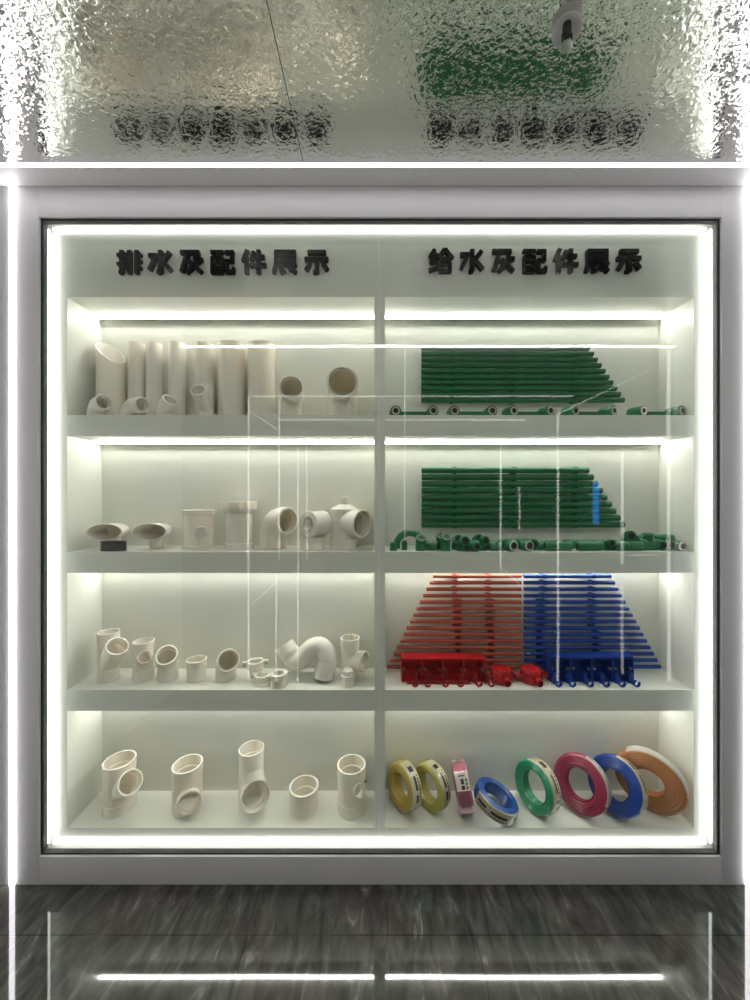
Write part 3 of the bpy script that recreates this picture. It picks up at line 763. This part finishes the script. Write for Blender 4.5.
n = 10; ys = [348.2+i*5.77 for i in range(n)]
x1s = [589+(623.5-589)*i/(n-1) for i in range(n)]
rack('green', 'upper green rack', [421.5]*n, x1s, ys, 0.0098, 'green', 'green',
     [('left', lambda i: (452, 3.2)), ('middle', lambda i: (512.5, 3.2)), ('right', lambda i: (574.5, 3.2))], 'green pipes on the upper rack', 'green clips on the upper rack')
n = 9; ys = [470.3+i*6.78 for i in range(n)]
x1s = [588+(623.5-588)*i/(n-1) for i in range(n)]
rack('green', 'lower green rack', [421.8]*n, x1s, ys, 0.0116, 'green', 'green',
     [('left', lambda i: (454.5, 3.5)), ('middle', lambda i: (514, 3.5)), ('right', lambda i: (575, 3.5))], 'green pipes on the lower rack', 'green clips on the lower rack')
n = 15; ys = [576.2+i*6.46 for i in range(n)]
x0s = [433-(433-387)*i/(n-1) for i in range(n)]
def wide(a, b, c, w1=4.0, w2=8.0, w3=5.0): return lambda i: (a, w1) if i < 4 else ((b, w2) if i < 9 else (c, w3))
rack('red', 'red conduit rack', x0s, [521]*n, ys, 0.0068, 'redpipe', 'reddark',
     [('left', wide(455.5, 458, 459)), ('right', wide(489, 491, 492.5))], 'red pipes on the rack', 'red clips on the rack')
x1s = [610.5+(660-610.5)*i/(n-1) for i in range(n)]
rack('blue', 'blue conduit rack', [524]*n, x1s, ys, 0.0072, 'blue', 'blue2',
     [('left', wide(544.5, 542.5, 541.5)), ('right', wide(593.5, 594, 599, w2=5.5))], 'blue pipes on the rack', 'blue clips on the rack')

# ------------------------------------------------------------------ green twin outlets on the top right shelf
def twin_outlet(xa, xb, d, rb, label, yaw):
    """two threaded elbows joined by a flat bar"""
    cx_ = (xa+xb)/2; d = YS*(d-0.02)+0.02; L = (xb-xa)*d/F
    e = empty('twin_outlet', (xat(cx_, d), d, Z1)); tag(e, label, 'pipe fitting', 'green twin outlets on the top shelf')
    bm = bmesh.new(); add_box(bm, (-L/2, -0.004, 0.004), (L/2, 0.008, 0.021), 0.0015); obj('bar', bm, M['green'], e)
    ax = Vector((math.sin(yaw), -math.cos(yaw), 0))
    for sx in (-1, 1):
        bm = bmesh.new(); c = Vector((sx*L/2, 0, 0.0195))
        add_sweep(bm, [c-ax*0.026, c-ax*0.022, c+ax*0.020, c+ax*0.023], [0.017, 0.019, 0.019, 0.018], 28)
        add_box(bm, tuple(c+Vector((-0.010, -0.004, -0.019))), tuple(c+Vector((0.010, 0.022, 0.004))))
        el = obj('elbow', bm, M['green2'], e)
        bm = bmesh.new(); add_lathe(bm, [(0.0085, 0.022), (0.0145, 0.022), (0.0145, 0.0255), (0.0095, 0.0255), (0.0095, 0.0232)], 24, axis_matrix(c, ax)); obj('thread_insert', bm, M['brass'], el)
        bm = bmesh.new(); add_lathe(bm, [(0, 0.0232), (0.0088, 0.0232), (0.0088, 0.0236), (0, 0.0236)], 20, axis_matrix(c, ax), closed=False); obj('bore', bm, M['rubber'], el)  # bore is a flat black disc, shade of the hollow put in as colour
for i, (xa, xb, yw, t) in enumerate([(395, 432, 0.08, 'first'), (453, 490, 0.05, 'second'), (510, 546, 0.25, 'third'), (570, 608, 0.35, 'fourth'), (637, 675, 0.32, 'fifth')]):
    twin_outlet(xa, xb, 2.52, 0.02, f'green twin threaded outlet on a bar, {t} from the left under the upper green rack', yw)

# ------------------------------------------------------------------ small green fittings on the second right shelf
GF = 'small green fittings on the second shelf'
def gloc(px, d):
    y = YS*(d-0.017)+0.017
    return (xat(px, y), y, Z2)
def solid_with_mouths(name, sweeps, mouths, loc, label, cat, inserts=False):
    bm = bmesh.new()
    for s in sweeps: add_sweep(bm, **s)
    o = obj(name, bm, M['green2'], None, loc); tag(o, label, cat, GF)
    for p, d, ri, ro in mouths:
        bm = bmesh.new(); add_lathe(bm, [(ri, -0.006), (ro, -0.006), (ro, 0.0015), (ro*0.93, 0.003), (ri, 0.003)], 24, axis_matrix(p, d))
        obj('thread_insert' if inserts else 'socket_rim', bm, M['brass'] if inserts else M['green2'], o)
        bm = bmesh.new(); add_lathe(bm, [(0, 0.0004), (ri*1.02, 0.0004), (ri*1.02, 0.0010), (0, 0.0010)], 20, axis_matrix(p, d), closed=False)
        obj('bore', bm, M['rubber'], o)  # solid mouth: black disc paints the shade of an open bore
    return o
def gcap(px, d, r, h, label):
    bm = bmesh.new(); add_lathe(bm, [(0, 0), (r, 0), (r, h*0.75), (r*0.9, h*0.92), (r*0.6, h), (0, h)], 24, closed=False)
    tag(obj('end_plug', bm, M['green2'], None, gloc(px, d)), label, 'pipe plug', GF)
def gelbow(px, d, r, d1, label, h=0.022, lead=0.016):
    pts, e = arc_path((0, 0, 0), (0, 0, 1), d1, r*1.05, h, lead, 6)
    rad = [r*1.08, r*1.08]+[r]*(len(pts)-4)+[r*1.08, r*1.08]
    solid_with_mouths('pipe_elbow', [dict(path=pts, radii=rad, seg=24)], [(pts[-1], e, r*0.68, r*1.08)], gloc(px, d), label, 'pipe elbow')
def gcoupling(px, d, r, L, yaw, label, both=True, z=0.0, insert=False, name='pipe_coupling', cat='pipe coupling'):
    ax = Vector((math.cos(yaw), math.sin(yaw), 0)); c = Vector((0, 0, r*1.08+z))
    st = [(-L/2, 1.0), (-L/2+0.003, 1.08), (-0.004, 1.08), (-0.002, 0.98), (0.002, 0.98), (0.004, 1.08), (L/2-0.003, 1.08), (L/2, 1.0)]
    ms = [(c+ax*L/2, ax, r*0.68, r), (c-ax*L/2, -ax, r*0.68, r)]
    solid_with_mouths(name, [dict(path=[c+ax*t for t, _ in st], radii=[r*q for _, q in st], seg=24)], ms, gloc(px, d), label, cat, insert)
def gtee(px, d, r, L, yaw, bdir, label, insert=False):
    ax = Vector((math.cos(yaw), math.sin(yaw), 0)); c = Vector((0, 0, r*1.08)); bd = Vector(bdir).normalized()
    solid_with_mouths('pipe_tee', [dict(path=[c-ax*L/2, c-ax*L/2+ax*0.002, c+ax*L/2-ax*0.002, c+ax*L/2], radii=[r, r*1.08, r*1.08, r], seg=24),
                      dict(path=[c, c+bd*(r*1.8), c+bd*(r*1.9)], radii=[r, r*1.08, r], seg=24)],
                      [(c+bd*r*1.9, bd, r*0.68, r), (c+ax*L/2, ax, r*0.68, r), (c-ax*L/2, -ax, r*0.68, r)], gloc(px, d), label, 'pipe tee', insert)
# bridge bend
pts = []
rb = 0.048
for i in range(25):
    a = PI*i/24; pts.append(Vector((-rb*math.cos(a), 0, 0.012+rb*0.92*math.sin(a))))
pts = [Vector((-rb, 0, 0.0))]+pts+[Vector((rb, 0, 0.0))]
bm = bmesh.new(); add_sweep(bm, pts, 0.0125, 24)
tag(obj('bridge_bend', bm, M['green2'], None, gloc(410, 2.60)), 'green arched bridge bend standing at the left end of the second shelf', 'pipe bend', GF)
gcap(393.5, 2.50, 0.0125, 0.029, 'round green cap at the far left in front of the arched bend')
gcap(404.5, 2.52, 0.0095, 0.033, 'slim green cap standing under the arch of the bridge bend')
gelbow(420.5, 2.50, 0.0165, (0.0, -0.62, 0.78), 'green elbow with open mouth up front, at right foot of the arched bend', 0.022, 0.014)
gcoupling(431, 2.52, 0.0145, 0.045, -0.5, 'green coupling lying right of the arched bend')
gelbow(441, 2.555, 0.0165, (-0.1, -0.62, 0.78), 'green elbow standing behind another, left of the paired fittings', 0.028, 0.014)
gelbow(445.5, 2.495, 0.0165, (0.05, -0.62, 0.78), 'green elbow in front of a twin, with mouth tipped up', 0.026, 0.014)
gelbow(456, 2.555, 0.0155, (0.15, -0.90, 0.30), 'green elbow at the back of the second pair from the arch', 0.018, 0.014)
gelbow(461.5, 2.50, 0.0165, (0.20, -0.94, 0.10), 'green elbow at the front of the second pair from the arch', 0.016, 0.012)
gtee(472, 2.50, 0.0165, 0.044, 0.25, (0.25, -0.97, 0), 'green tee with dark mouth pointing at the viewer, in front of two elbows')
gelbow(475.5, 2.57, 0.0155, (0.25, -0.90, 0.25), 'green elbow behind the front-facing tee, left one of two', 0.020, 0.013)
gelbow(481.5, 2.53, 0.0150, (0.25, -0.94, 0.10), 'green elbow right of the front-facing tee', 0.018, 0.012)
gcoupling(490, 2.56, 0.0150, 0.036, 0.2, 'green coupling in the back left of the threaded sockets')
gcoupling(495.5, 2.50, 0.0140, 0.036, -0.15, 'green coupling in the front left of the threaded sockets')
gcoupling(507, 2.565, 0.0165, 0.050, 0.1, 'green coupling behind the first socket with metal thread', z=0.0)
gcoupling(509.5, 2.495, 0.0180, 0.046, -1.30, 'green socket with metal thread ring facing front, left of two', insert=True, name='threaded_socket', cat='threaded socket')
gcoupling(523.5, 2.57, 0.0170, 0.050, 0.1, 'green coupling behind the second socket with metal thread')
gcoupling(525, 2.495, 0.0180, 0.046, -1.30, 'green socket with metal thread ring facing front, right of two', insert=True, name='threaded_socket', cat='threaded socket')
gcoupling(533.5, 2.54, 0.0180, 0.040, 1.2, 'wide green socket set just right of the threaded pair')
gcoupling(542.5, 2.53, 0.0130, 0.036, 0.0, 'small green coupling between threaded sockets and the long tees')
gcoupling(549.5, 2.565, 0.0150, 0.050, -0.1, 'green coupling at the back, left of the front-row tees')
gtee(558, 2.495, 0.0145, 0.088, 0.05, (-0.1, 0.99, 0), 'green tee lying in front, leftmost of three long front pieces')
gcoupling(579, 2.59, 0.0150, 0.105, 0.0, 'long green pipe piece lying at the back behind the front tees', name='pipe_piece', cat='pipe piece')
gtee(589.5, 2.495, 0.0145, 0.085, 0.08, (0.1, 0.99, 0), 'green tee lying in front, middle of three long front pieces')
gcoupling(605, 2.57, 0.0155, 0.080, 0.02, 'green coupling at the back between two front tees')
gelbow(607.5, 2.525, 0.0130, (0.0, -1.0, 0.0), 'dark-mouthed green elbow facing front between two long front pieces', 0.012, 0.010)
gcoupling(627.5, 2.495, 0.0150, 0.092, 0.0, 'green coupling lying in front, rightmost of three long front pieces')
gelbow(626, 2.60, 0.0185, (0.0, -0.99, 0.15), 'green elbow with a large mouth at the back, behind the right front coupling', 0.026, 0.010)
gelbow(637.5, 2.575, 0.0150, (0.4, -0.90, 0.10), 'green elbow at the back, second from the large-mouthed one', 0.022, 0.012)
# gate valve body, bent pieces at the right end
gtee(648, 2.53, 0.0185, 0.060, 0.02, (0.0, 0.0, 1.0), 'green upright tee near the right end of the second shelf')
gcoupling(663, 2.585, 0.0160, 0.062, 0.05, 'green coupling at the back near the right end', z=0.018)
gcoupling(661, 2.52, 0.0160, 0.030, 1.25, 'green ringed socket right of the upright tee', z=0.0)
gcoupling(669, 2.53, 0.0160, 0.034, 1.25, 'green ringed socket just left of the white-rimmed outlet')
gcoupling(677.5, 2.50, 0.0155, 0.034, -1.42, 'green outlet with pale metal rim facing front at the far right', insert=True, name='threaded_socket', cat='threaded socket')

# ------------------------------------------------------------------ red and blue conduit boxes
def box_row(xa, xb, yt, yb, d, mat, dark, label, name, nb=4):
    """row of square wall boxes, open to the front, with screw lugs inside"""
    d = YS*d; x0, x1 = xat(xa, d), xat(xb, d); H = (yb-yt)*d/F; W = (x1-x0)/nb; dep = 0.046; t = 0.0035
    zb = zat(yb, d)
    e = empty(name, ((x0+x1)/2, d, Z3)); tag(e, label, 'junction box', 'junction box rows on the third shelf')
    zo = 0.0
    for i in range(nb):
        a = -(x1-x0)/2+i*W; bm = bmesh.new()
        add_box(bm, (a, dep-t, zo), (a+W, dep, zo+H)); add_box(bm, (a, 0, zo), (a+t, dep-t, zo+H)); add_box(bm, (a+W-t, 0, zo), (a+W, dep-t, zo+H))
        add_box(bm, (a+t, 0, zo), (a+W-t, dep-t, zo+t)); add_box(bm, (a+t, 0, zo+H-t*2.4), (a+W-t, dep-t, zo+H))
        bx = obj('wall_box', bm, M[mat], e, smooth=0)
        for sx in (0.14, 0.86):
            bm = bmesh.new(); add_lathe(bm, [(0.0022, 0), (0.0045, 0), (0.0045, 0.008), (0.0022, 0.008)], 14, axis_matrix((a+W*sx, 0.008, zo+H*0.52), (0, -1, 0)))
            obj('screw_lug', bm, M['steel'], bx)
            bm = bmesh.new(); add_box(bm, (a+W*sx-0.006, 0.006, zo+H*0.52-0.006), (a+W*sx+0.006, dep-t, zo+H*0.52-0.004)); obj('lug_post', bm, M[mat], bx, smooth=0)
    return e
box_row(401.5, 485, 657, 680.5, 2.555, 'red', 'reddark', 'row of four joined red square wall boxes in front of the red conduits', 'junction_box_row')
box_row(550, 634, 655, 680, 2.555, 'blue2', 'blue2', 'row of four joined blue square wall boxes in front of the blue conduits', 'junction_box_row')
# toothed red clip strip in front of the boxes
x0, x1 = xat(407, YS*2.53), xat(470, YS*2.53); bm = bmesh.new(); L = x1-x0
add_box(bm, (-L/2, -0.004, 0), (L/2, 0.004, 0.008))
k = 0
while k*0.008 < L-0.006:
    add_box(bm, (-L/2+k*0.008, -0.004, 0.008), (-L/2+k*0.008+0.0045, 0.004, 0.014)); k += 1
tag(obj('toothed_strip', bm, M['reddark'], None, ((x0+x1)/2, YS*2.53, Z3), smooth=0), 'dark red toothed strip lying along the front of the red boxes', 'plastic strip')

def spring_clip(px, d, mat, label, grp, rot, lying=0.0):
    """short tube with an open pipe ring in front of it"""
    e = empty('ring_clip', at(px, d, 0.010, Z3)); e.rotation_euler = (0, 0, rot); tag(e, label, 'pipe clip', grp)
    bm = bmesh.new(); add_box(bm, (-0.0075, 0.004, 0), (0.0075, 0.018, 0.036), 0.002); obj('stem', bm, M[mat], e)
    bm = bmesh.new(); seg = 18; rings = []
    for i in range(seg+1):
        a = 0.55*PI+1.62*PI*i/seg
        rings.append([bm.verts.new((q*math.cos(a), y, 0.0125+q*math.sin(a))) for y, q in ((-0.024, 0.0088), (-0.016, 0.0088), (-0.016, 0.0118), (-0.024, 0.0118))])
    for a, b in zip(rings, rings[1:]):
        for k in range(4): bm.faces.new((a[k], a[(k+1) % 4], b[(k+1) % 4], b[k]))
    bm.faces.new(rings[0][::-1]); bm.faces.new(rings[-1])
    add_box(bm, (-0.003, -0.018, 0.0003), (0.003, 0.006, 0.0024))
    obj('ring', bm, M[mat], e)
for i, (px, rot) in enumerate([(415.5, -0.15), (427.5, -0.1), (443.5, 0.15), (461, -0.3), (476, 0.25), (488, 0.3)]):
    spring_clip(px, 2.515, 'reddark', f'small red ring clip standing in front of red boxes, {ORD[i]} from the left', 'red ring clips on the third shelf', rot)
for i, px in enumerate([555, 569.5, 586.5, 603, 618, 632]):
    spring_clip(px, 2.515, 'blue2', f'small blue ring clip standing in front of blue boxes, {ORD[i]} from the left', 'blue ring clips on the third shelf', [0.1, -0.05, 0.05, -0.1, 0.0, 0.1][i])

def octo_box(px, d, label):
    e = empty('octagonal_box', at(px, d, 0.038, Z3)); e.rotation_euler = (0, 0, 0.12); tag(e, label, 'junction box', 'red octagonal boxes on the third shelf')
    bm = bmesh.new(); add_lathe(bm, [(0, 0), (0.036, 0), (0.038, 0.003), (0.038, 0.037), (0.036, 0.040), (0, 0.040)], 8, Matrix.Translation((0, 0, 0.002)) @ Matrix.Rotation(PI/8, 4, 'Z'), closed=False)
    obj('body', bm, M['red'], e, smooth=20)
    bm = bmesh.new(); add_lathe(bm, [(0, 0.0425), (0.0345, 0.0425), (0.0345, 0.046), (0.032, 0.0475), (0, 0.0475)], 8, Matrix.Rotation(PI/8, 4, 'Z'), closed=False)
    obj('lid', bm, M['red'], e, smooth=20)
    for a in (0, PI, -PI/2):
        u = Vector((math.cos(a), math.sin(a), 0)); bm = bmesh.new()
        add_lathe(bm, [(0.0075, 0.034), (0.0105, 0.034), (0.0105, 0.056), (0.0115, 0.056), (0.0115, 0.060), (0.0075, 0.060)], 20, axis_matrix((0, 0, 0.020), u)); obj('stub', bm, M['reddark'], e)
octo_box(500.5, 2.53, 'red octagonal junction box with stubs, beside the red box row')
octo_box(531, 2.53, 'red octagonal junction box with stubs, nearer the blue box row')

# ------------------------------------------------------------------ wire coils
def coil(px, d, axis, Ro, Ri, W, wd, mat, label, bands, pitch=0.0, lift=0.0, paper='cream', fill=True):
    """wound wire ring: scalloped faces from the turns, printed bands round the outside"""
    A = Vector(axis).normalized()
    up = Vector((0, 0, 1)); e1 = (up-A*up.dot(A)).normalized(); e2 = A.cross(e1)
    R = Matrix((e1, e2, A)).transposed().to_4x4()
    prof = []; nr = max(3, int((Ro-Ri)/wd)); nz = max(3, int(W/wd))
    def scal(n, f):
        out = []
        for i in range(n):
            for s in (0.0, 0.25, 0.5, 0.75): out.append(f((i+s)/n, abs(math.sin(PI*s))))
        return out
    am = wd*0.42
    prof += scal(nr, lambda t, b: (Ri+(Ro-Ri)*t, W/2+am*b-am - (0.008*(abs(2*t-1)**4))))
    prof += scal(nz, lambda t, b: (Ro+am*b-am-(0.006*(abs(2*t-1)**6)), W/2-W*t))
    prof += scal(nr, lambda t, b: (Ro-(Ro-Ri)*t, -W/2-am*b+am + (0.008*(abs(2*t-1)**4))))
    prof += scal(nz, lambda t, b: (Ri-am*b+am, -W/2+W*t))
    # rest on the board: lowest outer point
    low = Ro*math.sqrt(max(0, 1-A.z*A.z))+W/2*abs(A.z)
    loc = (px, d, Z4+low+lift)
    bm = bmesh.new(); add_lathe(bm, prof, 72, R)
    root = obj('wire_coil', bm, M[mat], None, loc, smooth=60)
    tag(root, label, 'wire coil', 'wire coils on the bottom shelf')
    for (a0, a1, kind) in bands:      # degrees round the ring from the top, seen from the front face
        a0, a1 = math.radians(a0), math.radians(a1); n = max(12, int(abs(a1-a0)/0.045)); rows = 8
        ro = Ro+0.0012; bm = bmesh.new(); grid = []
        vprof = [(Ro-0.007, W/2-0.0015)] + [(Ro+0.001, W/2-0.0035)] + [(ro, W/2-0.004-(W-0.008)*j/rows) for j in range(rows+1)] + [(Ro+0.001, -W/2+0.0035)]
        for i in range(n+1):
            a = a0+(a1-a0)*i/n
            grid.append([bm.verts.new(R @ Vector((r*math.cos(a), r*math.sin(a), z))) for r, z in vprof])
        for i in range(n):
            for j in range(len(vprof)-1):
                f = bm.faces.new((grid[i][j], grid[i+1][j], grid[i+1][j+1], grid[i][j+1]))
                jj = j-2
                if kind == 'print':
                    u = i/n
                    if (jj in (3, 4) and (0.05 < u < 0.22 or 0.30 < u < 0.58)) or (jj in (2, 3, 4, 5) and 0.68 < u < 0.80) or (jj == 6 and 0.05 < u < 0.62 and i % 3): f.material_index = 1
        geo = bmesh.ops.solidify(bm, geom=bm.faces[:], thickness=0.0008)
        obj('label_band' if kind == 'print' else 'tape_band', bm, [M[paper], M['ink']] if kind == 'print' else M['paper'], root, smooth=60)
    return root
def yaw(deg, z=0.0):
    a = math.radians(deg); return (-math.sin(a), -math.cos(a), z)
coil(0.091, 1.322, (-0.82, -0.55, 0.12), 0.075, 0.046, 0.046, 0.0045, 'wire_yellow', 'golden yellow wire coil, leftmost on the bottom right shelf', [(-105, 10, 'print'), (-118, -106, 'tape')])
coil(0.190, 1.322, (-0.79, -0.60, 0.10), 0.075, 0.048, 0.044, 0.0045, 'wire_lime', 'pale greenish yellow wire coil, second from the left', [(-100, 20, 'print')])
coil(xat(462.5, 1.31), 1.312, (-0.99, 0.05, -0.16), 0.078, 0.046, 0.052, 0.0045, 'wire_pink', 'mauve pink wire coil standing edge-on with white label', [(15, 45, 'print'), (105, 128, 'print'), (-60, -20, 'print')], paper='paper')
coil(0.414, 1.296, (0.36, -0.02, 0.92), 0.076, 0.048, 0.044, 0.0045, 'wire_blue', 'blue wire coil leaning low on its side with gold printed band', [(15, 168, 'print')])
coil(0.566, 1.310, (-0.87, -0.47, 0.17), 0.083, 0.051, 0.044, 0.0045, 'wire_green', 'green wire coil standing between the leaning blue coil and the crimson one', [(-115, 25, 'print')])
coil(0.727, 1.314, (-0.72, -0.60, 0.35), 0.092, 0.047, 0.034, 0.0070, 'wire_crimson', 'crimson wire coil standing in front of the upright blue coil', [(-105, -5, 'tape')])
coil(0.848, 1.306, (-0.78, -0.50, 0.38), 0.092, 0.047, 0.040, 0.0045, 'wire_cobalt', 'upright blue wire coil between the crimson and orange coils', [(-110, 5, 'print')])
coil(0.970, 1.308, (-0.69, -0.72, -0.06), 0.107, 0.044, 0.034, 0.0075, 'wire_orange', 'largest wire coil, orange brown, at the right end of the bottom shelf', [(-80, 40, 'tape'), (-105, -92, 'tape')])
